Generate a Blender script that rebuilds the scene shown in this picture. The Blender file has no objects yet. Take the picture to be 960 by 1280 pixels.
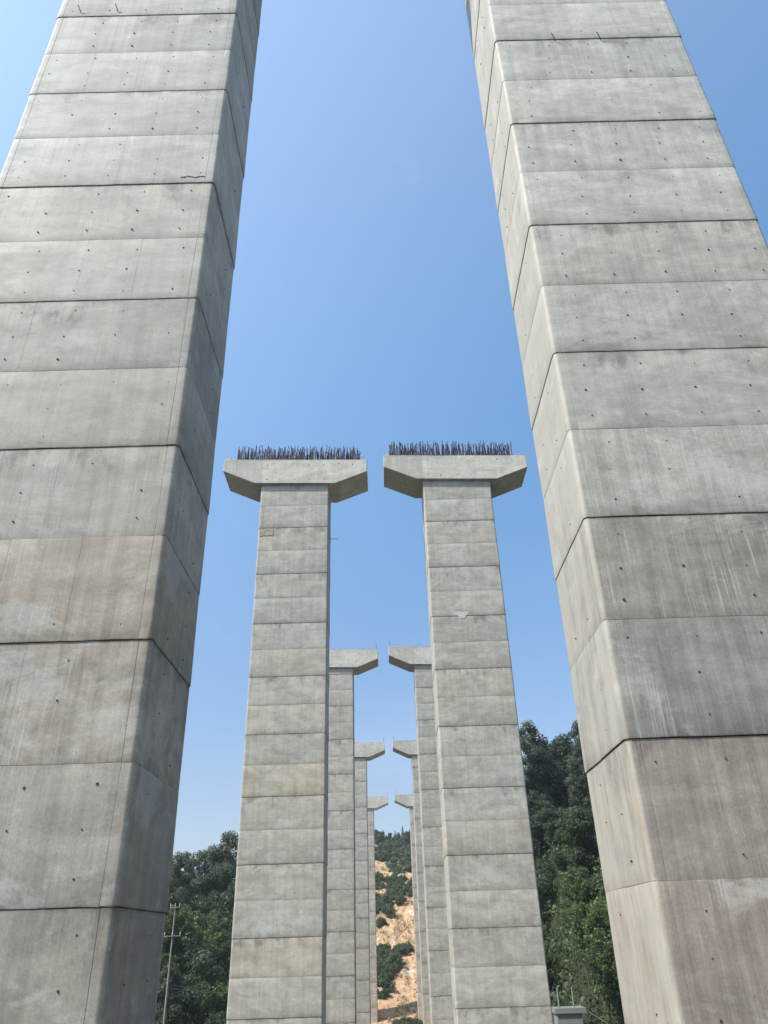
import bpy, math, random
import numpy as np
from mathutils import Vector, Matrix, noise as mnoise

D = bpy.data
C = bpy.context.scene.collection
S = bpy.context.scene
R = math.radians
RNG = random.Random(7)

# ------------------------------------------------------------------ camera
cam_d = D.cameras.new("camera")
cam = D.objects.new("camera", cam_d)
C.objects.link(cam)
cam_d.sensor_fit = 'VERTICAL'
cam_d.sensor_height = 36.0
cam_d.lens = 36.0 * 929.12 / 1280.0
cam_d.clip_start = 0.1
cam_d.clip_end = 20000
Fv = Vector((0.00642328, 0.86554443, 0.50079096))
Rv = Vector((0.99959095, 0.0083994, -0.02733816))
Uv = Vector((0.02786874, -0.50076171, 0.86513643))
cam.matrix_world = Matrix(((Rv.x, Uv.x, -Fv.x, 0), (Rv.y, Uv.y, -Fv.y, 0), (Rv.z, Uv.z, -Fv.z, 0), (0, 0, 0, 1)))
S.camera = cam

# ------------------------------------------------------------------ light
SUN_EL, SUN_AZ = 50.0, -117.0            # azimuth clockwise from +Y (the line of the bridge)
sdir = Vector((math.sin(R(SUN_AZ)) * math.cos(R(SUN_EL)), math.cos(R(SUN_AZ)) * math.cos(R(SUN_EL)), math.sin(R(SUN_EL))))
sun_d = D.lights.new("sun", 'SUN')
sun_d.energy = 5.0
sun_d.angle = R(0.55)
sun_d.color = (1.0, 0.95, 0.88)
sun = D.objects.new("sun", sun_d)
C.objects.link(sun)
sun.rotation_euler = sdir.to_track_quat('Z', 'Y').to_euler()
sun.location = sdir * 60

W = D.worlds.new("World")
S.world = W
W.use_nodes = True
nt = W.node_tree
nt.nodes.clear()
sky = nt.nodes.new('ShaderNodeTexSky')
sky.sky_type = 'NISHITA'
sky.sun_disc = False
sky.sun_elevation = R(SUN_EL)
sky.sun_rotation = R(SUN_AZ)
sky.altitude = 100
sky.air_density = 1.0
sky.dust_density = 1.5
sky.ozone_density = 1.0
bg = nt.nodes.new('ShaderNodeBackground')
bg.inputs['Strength'].default_value = 0.12
wo = nt.nodes.new('ShaderNodeOutputWorld')
tint = nt.nodes.new('ShaderNodeVectorMath')
tint.operation = 'MULTIPLY'
tcw = nt.nodes.new('ShaderNodeTexCoord')
sz = nt.nodes.new('ShaderNodeSeparateXYZ')
nt.links.new(tcw.outputs['Generated'], sz.inputs[0])
mr = nt.nodes.new('ShaderNodeMapRange'); mr.interpolation_type = 'SMOOTHSTEP'
mr.inputs[1].default_value = 0.0; mr.inputs[2].default_value = 0.75
nt.links.new(sz.outputs[2], mr.inputs[0])
tm = nt.nodes.new('ShaderNodeMix'); tm.data_type = 'RGBA'
tm.inputs[6].default_value = (0.95, 0.90, 0.95, 1)
tm.inputs[7].default_value = (0.93, 1.43, 1.60, 1)
nt.links.new(mr.outputs[0], tm.inputs[0])
nt.links.new(tm.outputs[2], tint.inputs[1])
nt.links.new(sky.outputs[0], tint.inputs[0])
# forward scattering of the haze: the sky pales smoothly towards the sun
dn = nt.nodes.new('ShaderNodeTexCoord')
dt = nt.nodes.new('ShaderNodeVectorMath'); dt.operation = 'DOT_PRODUCT'
nt.links.new(dn.outputs['Generated'], dt.inputs[0]); dt.inputs[1].default_value = sdir
mx = nt.nodes.new('ShaderNodeMath'); mx.operation = 'MAXIMUM'; mx.inputs[1].default_value = 0.0
nt.links.new(dt.outputs['Value'], mx.inputs[0])
pw = nt.nodes.new('ShaderNodeMath'); pw.operation = 'POWER'; pw.inputs[1].default_value = 1.3
nt.links.new(mx.outputs[0], pw.inputs[0])
gl = nt.nodes.new('ShaderNodeVectorMath'); gl.operation = 'SCALE'; gl.inputs[0].default_value = (2.2, 2.05, 2.1)
nt.links.new(pw.outputs[0], gl.inputs[3])
ad = nt.nodes.new('ShaderNodeVectorMath'); ad.operation = 'ADD'
nt.links.new(tint.outputs[0], ad.inputs[0]); nt.links.new(gl.outputs[0], ad.inputs[1])
# a few thin wisps of cloud
wm = nt.nodes.new('ShaderNodeVectorMath'); wm.operation = 'MULTIPLY'; wm.inputs[1].default_value = (1.0, 1.0, 2.2)
nt.links.new(dn.outputs['Generated'], wm.inputs[0])
wn = nt.nodes.new('ShaderNodeTexNoise'); wn.inputs['Scale'].default_value = 3.2; wn.inputs['Detail'].default_value = 8
wn.inputs['Roughness'].default_value = 0.62; wn.inputs['Distortion'].default_value = 0.7
nt.links.new(wm.outputs[0], wn.inputs['Vector'])
wr_ = nt.nodes.new('ShaderNodeMapRange'); wr_.interpolation_type = 'SMOOTHSTEP'
wr_.inputs[1].default_value = 0.54; wr_.inputs[2].default_value = 0.80; wr_.inputs[4].default_value = 0.16
nt.links.new(wn.outputs[0], wr_.inputs[0])
wx = nt.nodes.new('ShaderNodeMix'); wx.data_type = 'RGBA'; wx.inputs[7].default_value = (6.2, 6.6, 7.2, 1)
nt.links.new(wr_.outputs[0], wx.inputs[0]); nt.links.new(ad.outputs[0], wx.inputs[6])
nt.links.new(wx.outputs[2], bg.inputs[0])
nt.links.new(bg.outputs[0], wo.inputs[0])

S.view_settings.view_transform = 'Standard'
S.view_settings.look = 'None'
S.view_settings.exposure = 0.5
S.view_settings.gamma = 1.0
S.render.engine = 'CYCLES'


# ------------------------------------------------------------------ node helpers
class NT:
    def __init__(self, name):
        self.m = D.materials.new(name)
        self.m.use_nodes = True
        self.t = self.m.node_tree
        self.t.nodes.clear()
        self.out = self.t.nodes.new('ShaderNodeOutputMaterial')

    def n(self, typ, **kw):
        nd = self.t.nodes.new(typ)
        for k, v in kw.items():
            setattr(nd, k, v)
        return nd

    def put(self, sock, v):
        if isinstance(v, bpy.types.NodeSocket):
            self.t.links.new(v, sock)
        else:
            if sock.type == 'RGBA' and not isinstance(v, (int, float)) and len(v) == 3:
                v = (*v, 1)
            sock.default_value = v

    def math(self, op, a, b=0.0, c=None, clamp=False):
        nd = self.n('ShaderNodeMath', operation=op, use_clamp=clamp)
        self.put(nd.inputs[0], a)
        self.put(nd.inputs[1], b)
        if c is not None:
            self.put(nd.inputs[2], c)
        return nd.outputs[0]

    def vadd(self, a, b, op='ADD'):
        nd = self.n('ShaderNodeVectorMath', operation=op)
        self.put(nd.inputs[0], a)
        self.put(nd.inputs[1], b)
        return nd.outputs[0]

    def noise(self, vec, scale, detail=4, rough=0.55, stretch=None, dist=0.0):
        if stretch:
            vec = self.vadd(vec, stretch, 'MULTIPLY')
        nd = self.n('ShaderNodeTexNoise')
        self.put(nd.inputs['Vector'], vec)
        nd.inputs['Scale'].default_value = scale
        nd.inputs['Detail'].default_value = detail
        nd.inputs['Roughness'].default_value = rough
        nd.inputs['Distortion'].default_value = dist
        return nd.outputs[0]

    def ramp(self, v, a, b, lo=0.0, hi=1.0, smooth=True):
        nd = self.n('ShaderNodeMapRange', interpolation_type='SMOOTHSTEP' if smooth else 'LINEAR')
        self.put(nd.inputs[0], v)
        for i, x in enumerate((a, b, lo, hi)):
            self.put(nd.inputs[i + 1], x)
        return nd.outputs[0]

    def mix(self, f, a, b, mode='MIX'):
        nd = self.n('ShaderNodeMix', data_type='RGBA', blend_type=mode)
        self.put(nd.inputs[0], f)
        self.put(nd.inputs[6], a)
        self.put(nd.inputs[7], b)
        return nd.outputs[2]

    def scale(self, col, f):
        nd = self.n('ShaderNodeVectorMath', operation='SCALE')
        self.put(nd.inputs[0], col)
        self.put(nd.inputs[3], f)
        return nd.outputs[0]

    def bump(self, h, strength, dist, normal=None):
        nd = self.n('ShaderNodeBump')
        nd.inputs['Strength'].default_value = strength
        nd.inputs['Distance'].default_value = dist
        self.put(nd.inputs['Height'], h)
        if normal is not None:
            self.put(nd.inputs['Normal'], normal)
        return nd.outputs[0]

    def principled(self, col, rough=0.8, spec=0.3, normal=None, metal=0.0):
        b = self.n('ShaderNodeBsdfPrincipled')
        self.put(b.inputs['Base Color'], col)
        self.put(b.inputs['Roughness'], rough)
        self.put(b.inputs['Specular IOR Level'], spec)
        self.put(b.inputs['Metallic'], metal)
        if normal is not None:
            self.put(b.inputs['Normal'], normal)
        self.t.links.new(b.outputs[0], self.out.inputs[0])
        return self.m


# ------------------------------------------------------------------ materials
def concrete(name, cast=1.0):
    t = NT(name)
    tc = t.n('ShaderNodeTexCoord').outputs['Object']
    oi = t.n('ShaderNodeObjectInfo')
    rnd = oi.outputs['Random']
    off = t.n('ShaderNodeCombineXYZ')
    t.put(off.inputs[0], t.math('MULTIPLY', rnd, 37.0))
    t.put(off.inputs[1], t.math('MULTIPLY', rnd, 91.0))
    t.put(off.inputs[2], t.math('MULTIPLY', rnd, 53.0))
    v = t.vadd(tc, off.outputs[0])
    sep = t.n('ShaderNodeSeparateXYZ')
    t.put(sep.inputs[0], tc)
    z = sep.outputs[2]
    al = oi.outputs['Alpha']               # below 0.5: coarse joint under this lift; the rest: strength of the runs
    heavy = t.math('GREATER_THAN', al, 0.5)
    runs = t.math('MULTIPLY', t.math('SUBTRACT', al, t.math('MULTIPLY', heavy, 0.6)), 2.5, clamp=True)
    col = oi.outputs['Color']
    onl = t.math('GREATER_THAN', z, -0.05)   # the joint grime belongs to the lifts, not to the cap
    wp = t.n('ShaderNodeNewGeometry').outputs['Position']
    # cloudy tone of the pour
    m1 = t.noise(v, 0.8, 6, 0.66, stretch=(0.7, 0.7, 1.3), dist=0.8)
    col = t.scale(col, t.ramp(m1, 0.30, 0.72, 0.80, 1.13))
    m2 = t.noise(v, 2.3, 6, 0.74, stretch=(0.8, 0.8, 1.2), dist=0.5)
    col = t.scale(col, t.ramp(m2, 0.28, 0.72, 0.87, 1.09))
    # horizontal smears left by the form boards and layers of the pour
    hs = t.noise(v, 1.0, 6, 0.7, stretch=(0.5, 0.5, 3.0), dist=0.6)
    col = t.scale(col, t.ramp(hs, 0.3, 0.7, 0.93, 1.06))
    # vertical runs
    vs = t.noise(wp, 1.0, 6, 0.66, stretch=(5.0, 5.0, 0.16))
    col = t.mix(t.ramp(runs, 0, 1, 0.45, 1.0, False), col, t.scale(col, t.ramp(vs, 0.32, 0.68, 0.82, 1.10)))
    vf = t.noise(v, 1.0, 4, 0.7, stretch=(30.0, 30.0, 0.7))
    col = t.mix(t.ramp(runs, 0, 1, 0.2, 1.0, False), col, t.scale(col, t.ramp(vf, 0.35, 0.68, 0.90, 1.08)))
    # dirt hanging below a pour joint, and at the foot of the pour above it
    edge = t.noise(v, 1.0, 6, 0.7, stretch=(1.5, 1.5, 0.8))
    topd = t.ramp(t.math('ADD', z, t.ramp(edge, 0.3, 0.7, -0.85, 0.75, False)), 1.55, 2.25)
    patch = t.ramp(t.noise(v, 0.8, 3, 0.5), 0.40, 0.58, 0.25, 1.0)
    stain = t.math('MULTIPLY', t.math('MULTIPLY', topd, heavy), patch)
    col = t.mix(t.math('MULTIPLY', stain, 0.8), col, t.scale(col, 0.46))
    lowd = t.ramp(t.math('ADD', z, t.ramp(edge, 0.3, 0.7, -0.35, 0.35, False)), 0.9, -0.05)
    col = t.mix(t.math('MULTIPLY', t.math('MULTIPLY', lowd, onl), t.ramp(heavy, 0, 1, 0.45, 0.12)), col, t.scale(col, 0.62))
    # thin line of grime right at each joint
    hb = t.ramp(heavy, 0.4, 0.6, 1.0, 0.15)
    ht = t.ramp(heavy, 0.4, 0.6, 0.15, 1.0)
    jn = t.math('ADD', t.math('MULTIPLY', t.ramp(z, 0.06, 0.0), hb), t.math('MULTIPLY', t.ramp(z, 1.96, 2.04), ht))
    jm = t.ramp(t.noise(v, 3.0, 4, 0.7), 0.35, 0.65, 0.05, 0.85)
    col = t.mix(t.math('MULTIPLY', t.math('MULTIPLY', jn, onl), jm), col, t.scale(col, 0.55))
    # pale laitance: blotches and fine drips
    lb = t.ramp(t.noise(v, 0.62, 6, 0.70, stretch=(0.7, 0.7, 1.2), dist=0.35), 0.54, 0.64)
    col = t.mix(t.math('MULTIPLY', lb, 0.38), col, (0.47, 0.46, 0.43))
    dr = t.ramp(t.noise(v, 1.0, 3, 0.6, stretch=(22.0, 22.0, 0.55)), 0.57, 0.66)
    drp = t.ramp(t.noise(v, 0.8, 3, 0.5), 0.46, 0.60)
    col = t.mix(t.math('MULTIPLY', t.math('MULTIPLY', dr, drp), t.ramp(runs, 0, 1, 0.03, 0.45, False)), col, (0.52, 0.51, 0.49))
    # dark blotches where the pour stayed damp
    bl = t.ramp(t.noise(v, 1.1, 6, 0.75, stretch=(0.7, 0.7, 1.2), dist=0.7), 0.56, 0.70)
    col = t.mix(t.math('MULTIPLY', bl, t.ramp(t.math('FRACT', t.math('MULTIPLY', rnd, 7.3)), 0.3, 0.95, 0.03, 0.55)), col, t.scale(col, 0.62))
    # rust tinge, rare
    ru = t.ramp(t.noise(v, 1.0, 5, 0.65, stretch=(2.2, 2.2, 0.7)), 0.66, 0.78)
    col = t.mix(t.math('MULTIPLY', ru, 0.5), col, (0.27, 0.20, 0.13))
    # air voids
    vo = t.n('ShaderNodeTexVoronoi')
    t.put(vo.inputs['Vector'], v)
    vo.inputs['Scale'].default_value = 9.0
    pit = t.ramp(vo.outputs['Distance'], 0.10, 0.045)
    pr = t.math('GREATER_THAN', t.noise(v, 5.0, 2, 0.5), 0.55)
    pit = t.math('MULTIPLY', pit, pr)
    col = t.mix(t.math('MULTIPLY', pit, 0.45), col, (0.12, 0.12, 0.115))
    fine = t.noise(v, 26.0, 5, 0.75)
    col = t.scale(col, t.ramp(fine, 0.3, 0.7, 0.86, 1.10))
    h = t.math('ADD', t.math('MULTIPLY', m2, 1.0), t.math('MULTIPLY', fine, 0.25))
    h = t.math('SUBTRACT', h, t.math('MULTIPLY', pit, 0.4))
    n1 = t.bump(h, 0.20, 0.02)
    ro = t.ramp(m2, 0.3, 0.7, 0.60, 0.78)
    # lime film on the faces turned left
    sx = sep.outputs[0]
    lf = t.ramp(sx, -2.66, -2.78)
    lm = t.ramp(t.noise(v, 1.0, 5, 0.65, stretch=(2.5, 2.5, 0.5)), 0.34, 0.62, 0.25, 0.85)
    col = t.mix(t.math('MULTIPLY', lf, lm), col, (0.35, 0.328, 0.28))
    ys = t.ramp(t.noise(v, 1.0, 5, 0.7, stretch=(5.0, 5.0, 0.6)), 0.54, 0.70)
    col = t.mix(t.math('MULTIPLY', t.math('MULTIPLY', lf, ys), 0.6), col, (0.26, 0.19, 0.10))
    return t.principled(col, ro, 0.35, n1)


def plain(name, col, rough=0.7, metal=0.0, var=0.25, sc=12.0, spec=0.3):
    t = NT(name)
    tc = t.n('ShaderNodeTexCoord').outputs['Object']
    nz = t.noise(tc, sc, 5, 0.65)
    c = t.scale((*col,), t.ramp(nz, 0.3, 0.7, 1 - var, 1 + var))
    return t.principled(c, rough, spec, t.bump(nz, 0.3, 0.01), metal)


def leafmat(name, base, var=0.35, trans=0.35):
    t = NT(name)
    geo = t.n('ShaderNodeNewGeometry')
    isl = geo.outputs['Random Per Island']
    oi = t.n('ShaderNodeObjectInfo')
    tc = t.n('ShaderNodeTexCoord').outputs['Object']
    f = t.math('MULTIPLY', t.ramp(isl, 0, 1, 1 - var, 1 + var, False), t.ramp(oi.outputs['Random'], 0, 1, 0.72, 1.28, False))
    cl = t.noise(tc, 0.55, 3, 0.6)
    f = t.math('MULTIPLY', f, t.ramp(cl, 0.3, 0.7, 0.7, 1.3))
    c = t.scale((*base,), f)
    yel = t.math('GREATER_THAN', isl, 0.93)
    c = t.mix(t.math('MULTIPLY', yel, 0.45), c, (base[0] * 2.3, base[1] * 1.9, base[2] * 1.2))
    d = t.n('ShaderNodeBsdfPrincipled')
    t.put(d.inputs['Base Color'], c)
    d.inputs['Roughness'].default_value = 0.55
    d.inputs['Specular IOR Level'].default_value = 0.3
    tr = t.n('ShaderNodeBsdfTranslucent')
    t.put(tr.inputs[0], t.scale(c, 1.2))
    mx = t.n('ShaderNodeMixShader')
    mx.inputs[0].default_value = trans
    t.t.links.new(d.outputs[0], mx.inputs[1])
    t.t.links.new(tr.outputs[0], mx.inputs[2])
    t.t.links.new(mx.outputs[0], t.out.inputs[0])
    return t.m


def groundmat():
    t = NT('ground_earth')
    g = t.n('ShaderNodeNewGeometry').outputs['Position']
    s = t.n('ShaderNodeSeparateXYZ')
    t.put(s.inputs[0], g)
    x, y = s.outputs[0], s.outputs[1]
    n1 = t.noise(g, 0.09, 6, 0.65)
    n2 = t.noise(g, 0.9, 7, 0.7)
    n3 = t.noise(g, 1.0, 5, 0.7, stretch=(1.6, 0.5, 0.5))
    # bare cut of the far slope: laterite, orange where fresh and pale where washed
    cut = t.math('MULTIPLY', t.ramp(y, 150, 168), t.ramp(t.math('ADD', y, t.math('MULTIPLY', n1, 30)), 315, 300))
    cut = t.math('MULTIPLY', cut, t.math('MULTIPLY', t.ramp(x, -24, -14), t.ramp(x, 26, 16)))
    org = t.mix(t.ramp(n2, 0.35, 0.68), (0.36, 0.225, 0.12), (0.45, 0.335, 0.21))
    org = t.mix(t.ramp(n3, 0.54, 0.62), org, (0.17, 0.085, 0.045))
    dg = t.noise(g, 0.30, 8, 0.78, stretch=(1.4, 0.7, 1.0), dist=0.8)
    org = t.mix(t.math('MULTIPLY', t.ramp(dg, 0.54, 0.60), 0.8), org, (0.16, 0.09, 0.055))
    org = t.mix(t.ramp(t.noise(g, 0.22, 4, 0.6), 0.60, 0.68), org, (0.42, 0.39, 0.34))
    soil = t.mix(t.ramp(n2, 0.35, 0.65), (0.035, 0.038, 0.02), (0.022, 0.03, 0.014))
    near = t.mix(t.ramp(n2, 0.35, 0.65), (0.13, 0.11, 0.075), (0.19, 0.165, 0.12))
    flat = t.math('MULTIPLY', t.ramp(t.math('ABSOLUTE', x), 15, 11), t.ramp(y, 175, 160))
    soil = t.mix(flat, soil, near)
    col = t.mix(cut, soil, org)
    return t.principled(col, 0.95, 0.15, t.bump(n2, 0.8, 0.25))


M = dict(
    con=concrete('cast_concrete'),
    core=plain('joint_grout', (0.17, 0.17, 0.16), 0.9),
    hole=plain('tie_hole_shade', (0.045, 0.042, 0.038), 0.95, var=0.4),  # near-black colour paints the shade inside the open tie holes
    patch=plain('fresh_mortar', (0.46, 0.45, 0.42), 0.85, var=0.12),
    brown=plain('rusty_mortar', (0.31, 0.265, 0.20), 0.9, var=0.3, sc=4),
    steel=plain('weathered_rebar', (0.040, 0.026, 0.036), 0.65, 0.3, var=0.4, spec=0.4),
    stub=plain('rusted_stub', (0.10, 0.065, 0.05), 0.8),
    bark=plain('bark', (0.12, 0.10, 0.075), 0.95, var=0.35, sc=5),
    pole=plain('pole_concrete', (0.20, 0.20, 0.18), 0.85, var=0.15),
    cer=plain('ceramic', (0.55, 0.50, 0.45), 0.3, spec=0.5),
    wire=plain('wire_metal', (0.25, 0.25, 0.25), 0.5, 0.5),
    rock=plain('broken_rock', (0.27, 0.19, 0.125), 0.95, var=0.5, sc=0.6),
    dark=plain('dark_rubber', (0.04, 0.04, 0.045), 0.7),
    leaf_dark=leafmat('leaf_dark_green', (0.056, 0.080, 0.044)),
    leaf_mid=leafmat('leaf_mid_green', (0.072, 0.102, 0.044)),
    leaf_bam=leafmat('leaf_bamboo', (0.094, 0.132, 0.046), trans=0.35),
    leaf_grey=leafmat('leaf_grey_green', (0.078, 0.094, 0.056)),
    ground=groundmat(),
)


# ------------------------------------------------------------------ object helpers
def link(o, parent=None):
    C.objects.link(o)
    if parent is not None:
        o.parent = parent
    return o


def mesh_from(name, verts, faces, mat, smooth=None):
    me = D.meshes.new(name)
    me.from_pydata([tuple(v) for v in verts], [], [tuple(f) for f in faces])
    me.materials.append(mat)
    me.update()
    if smooth is not None:
        me.shade_smooth()
        me.set_sharp_from_angle(angle=R(smooth))
    return me


def obj(name, me, parent=None, loc=(0, 0, 0)):
    o = D.objects.new(name, me)
    o.location = loc
    return link(o, parent)


def thing(name, label, cat, loc=(0, 0, 0), group=None, rz=0.0):
    o = D.objects.new(name, None)
    o.empty_display_size = 0.3
    o.location = loc
    o.rotation_euler = (0, 0, rz)
    link(o)
    tag(o, label, cat, group)
    return o


def tag(o, label, cat, group=None):
    o['label'] = label
    o['category'] = cat
    if group:
        o['group'] = group


class MB:
    def __init__(self):
        self.v, self.f = [], []

    def box(self, c, s, rot=None):
        b = len(self.v)
        for dz in (-.5, .5):
            for dx, dy in ((-.5, -.5), (.5, -.5), (.5, .5), (-.5, .5)):
                p = Vector((dx * s[0], dy * s[1], dz * s[2]))
                if rot:
                    p = rot @ p
                self.v.append(Vector(c) + p)
        self.f += [(b, b + 3, b + 2, b + 1), (b + 4, b + 5, b + 6, b + 7)]
        for i in range(4):
            j = (i + 1) % 4
            self.f.append((b + i, b + j, b + 4 + j, b + 4 + i))

    def tube(self, pts, rad, n=6, cap=True):
        pts = [Vector(p) for p in pts]
        rad = rad if isinstance(rad, (list, tuple)) else [rad] * len(pts)
        b = len(self.v)
        for i, p in enumerate(pts):
            d = (pts[min(i + 1, len(pts) - 1)] - pts[max(i - 1, 0)]).normalized()
            a = d.orthogonal().normalized() if i == 0 else (a - d * a.dot(d)).normalized()
            c = d.cross(a)
            for k in range(n):
                w = 2 * math.pi * k / n
                self.v.append(p + (a * math.cos(w) + c * math.sin(w)) * rad[i])
        for i in range(len(pts) - 1):
            for k in range(n):
                k2 = (k + 1) % n
                self.f.append((b + i * n + k, b + i * n + k2, b + (i + 1) * n + k2, b + (i + 1) * n + k))
        if cap:
            self.f.append(tuple(b + k for k in reversed(range(n))))
            e = b + (len(pts) - 1) * n
            self.f.append(tuple(e + k for k in range(n)))

    def mesh(self, name, mat, smooth=None):
        return mesh_from(name, self.v, self.f, mat, smooth)


# ------------------------------------------------------------------ terrain
def sm(a, b, x):
    t = max(0.0, min(1.0, (x - a) / (b - a)))
    return t * t * (3 - 2 * t)


def lerp_tab(tab, x):
    if x <= tab[0][0]:
        return tab[0][1]
    for (a, b), (c, d) in zip(tab, tab[1:]):
        if x <= c:
            return b + (d - b) * (x - a) / (c - a)
    return tab[-1][1]


VAL = [(-400, 4), (-60, -1), (0, -1.6), (12, -1.9), (30, -4.2), (52, -6.8), (92, -10.6), (132, -13.2), (160, -14.0), (172, -13.4), (182, -10.5)]
# the far slope in benches: (y, z)
FAR = [(182, -10.5), (200, -3.0), (206, -2.4), (226, 8.0), (231, 8.6), (252, 17.5), (258, 18.2), (290, 30.0), (330, 36), (600, 50), (3000, 40)]


def hgt(x, y):
    z = lerp_tab(VAL, y) if y < 182 else -12 + (lerp_tab(FAR, y) + 12) * (0.06 + 0.94 * sm(75, 20, abs(x - 2)))
    n = mnoise.noise(Vector((x * 0.03, y * 0.03, 3.0)))
    n2 = mnoise.noise(Vector((x * 0.17, y * 0.17, 9.0)))
    n3 = mnoise.noise(Vector((x * 0.6, y * 0.45, 5.0)))
    far = sm(178, 190, y) * sm(420, 330, y)
    z += n2 * (0.25 + 1.1 * far) + n3 * (0.05 + 0.8 * far) + far * 0.5 * abs(mnoise.noise(Vector((x * 1.1, y * .8, 2.0)))) + n * 2.0 * sm(20, 60, abs(x))
    # gullies of the cut run down the slope
    z -= far * 0.9 * max(0.0, mnoise.noise(Vector((x * 0.28 + 0.05 * y, y * 0.03, 1.0))))
    # right hand hill
    s = (y - 70) + 1.1 * (x - 16)
    zr = 33.5 * (1 - math.exp(-max(0.0, s) * 0.034)) * sm(8, 21, x) * sm(-30, 60, y)
    # left hand hill, lower
    s2 = (y - 72) + 1.1 * (-x - 18)
    zl = 17.0 * (1 - math.exp(-max(0.0, s2) * 0.038)) * sm(9, 24, -x) * sm(-30, 60, y)
    k = sm(300, 150, y)
    z += zr * (0.35 + 0.65 * k) + zl * (0.35 + 0.65 * k)
    return z


def frange(a, b, s):
    r = []
    while a < b - 1e-6:
        r.append(a)
        a += s
    return r


xs = [-3000, -1500, -800, -400, -250, -180] + frange(-140, -40, 8) + frange(-40, -12, 2) + frange(-12, 18, 0.6) + frange(18, 50, 2) + frange(50, 140, 8) + [140, 180, 250, 400, 800, 1500, 3000]
ys = [-600, -300, -150, -80] + frange(-60, 60, 5) + frange(60, 170, 2) + frange(170, 305, 0.8) + frange(305, 420, 6) + [420, 500, 650, 900, 1400, 2200, 3500]
gv = [(x, y, hgt(x, y)) for y in ys for x in xs]
nx = len(xs)
gf = [(j * nx + i, j * nx + i + 1, (j + 1) * nx + i + 1, (j + 1) * nx + i) for j in range(len(ys) - 1) for i in range(nx - 1)]
go = obj('ground', mesh_from('ground', gv, gf, M['ground'], 40))
go['kind'] = 'structure'

# ------------------------------------------------------------------ bridge piers
PW, PT, PD = 5.58, 2.85, 12.157       # shaft width, thickness, distance of the first row
LIFT = 2.04
FR = 0.09                              # corner radius


def profile(seams_f, seams_s, off, groove=0.007, gw=0.006):
    """closed outline of the shaft, counter-clockwise, with small V grooves at the form seams"""
    a, b = PW / 2 + off, PT / 2 + off
    r = FR
    sides = []
    # front (-y) left to right, right (+x), back, left
    def side(p0, p1, nrm, seams, step=0.7):
        p0, p1 = Vector(p0), Vector(p1)
        L = (p1 - p0).length
        d = (p1 - p0) / L
        st = {0.0: 0, L: 0}
        k = 1
        while k * step < L:
            st[k * step] = 0
            k += 1
        for s in seams:
            if 0.03 < s < L - 0.03:
                for q in list(st):
                    if 0 < q < L and abs(q - s) < 0.05:
                        del st[q]
                edge = s < 0.2 or s > L - 0.2
                g_, d_ = (gw, groove) if edge else (0.003, 0.0035)
                st[s - g_] = 0
                st[s] = d_
                st[s + g_] = 0
        return [p0 + d * q - Vector(nrm) * st[q] for q in sorted(st)]
    P = []
    cor = [((a - r, -b + r), -90), ((a - r, b - r), 0), ((-a + r, b - r), 90), ((-a + r, -b + r), 180)]
    sd = [side((-a + r, -b), (a - r, -b), (0, -1), seams_f), side((a, -b + r), (a, b - r), (1, 0), seams_s),
          side((a - r, b), (-a + r, b), (0, 1), seams_f), side((-a, b - r), (-a, -b + r), (-1, 0), seams_s)]
    for i in range(4):
        P += sd[i]
        (cx, cy), a0 = cor[i]
        for k in range(1, 6):
            w = R(a0 + 90 * k / 6)
            P.append(Vector((cx + r * math.cos(w), cy + r * math.sin(w))))
    return P


def lift_mesh(name, rng, h=LIFT, heavy_bottom=True, rough=1.0):
    gap0 = 0.010 if heavy_bottom else -0.003
    proud = 0.017 if heavy_bottom else 0.001
    Lf = PW - 2 * FR
    sf = [0.13, Lf - 0.13]
    base = rng.choice([(1.45, 3.0, 4.0), (1.15, 2.65, 3.9), (1.9, 3.35), (1.3, 2.2, 3.7)])
    sf += [s + rng.uniform(-.08, .08) for s in base if rng.random() < 0.6]
    ss = [0.10, PT - 2 * FR - 0.10, 1.2 + rng.uniform(-.2, .2)]
    zs = [gap0, gap0 + 0.02, 0.25, 0.9, 1.5, h - 0.03, h - 0.004]
    V, F = [], []
    n = None
    for zi, z in enumerate(zs):
        o = proud * max(0.0, 1 - z / h) - (0.004 if zi in (0, len(zs) - 1) else 0)
        P = profile(sf, ss, o, groove=rng.choice([0.004, 0.008]) if zi == 0 else G)if zi else None
        if P is None:
            G = rng.choice([0.005, 0.009])
            P = profile(sf, ss, o, groove=G)
        if n is None:
            n = len(P)
            jit0 = [rng.uniform(-.004, .004) * rough * (1.3 if heavy_bottom else 1.0) for _ in range(n)]
            jit1 = [rng.uniform(-.004, .002) * rough for _ in range(n)]
        for k, p in enumerate(P):
            j = jit0[k] if zi < 2 else (jit1[k] if zi >= len(zs) - 2 else 0)
            V.append((p.x, p.y, z + j))
    for i in range(len(zs) - 1):
        for k in range(n):
            k2 = (k + 1) % n
            F.append((i * n + k, i * n + k2, (i + 1) * n + k2, (i + 1) * n + k))
    # close top and bottom with a fan to a centre vertex
    V.append((0, 0, zs[0])); V.append((0, 0, zs[-1]))
    cb, ct = len(V) - 2, len(V) - 1
    e = (len(zs) - 1) * n
    for k in range(n):
        k2 = (k + 1) % n
        F.append((k2, k, cb))
        F.append((e + k, e + k2, ct))
    return mesh_from(name, V, F, M['con'], 28)


lrng = random.Random(21)
LM = {(hv): [lift_mesh('concrete_lift', lrng, heavy_bottom=hv) for _ in range(6)] for hv in (True, False)}


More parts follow.
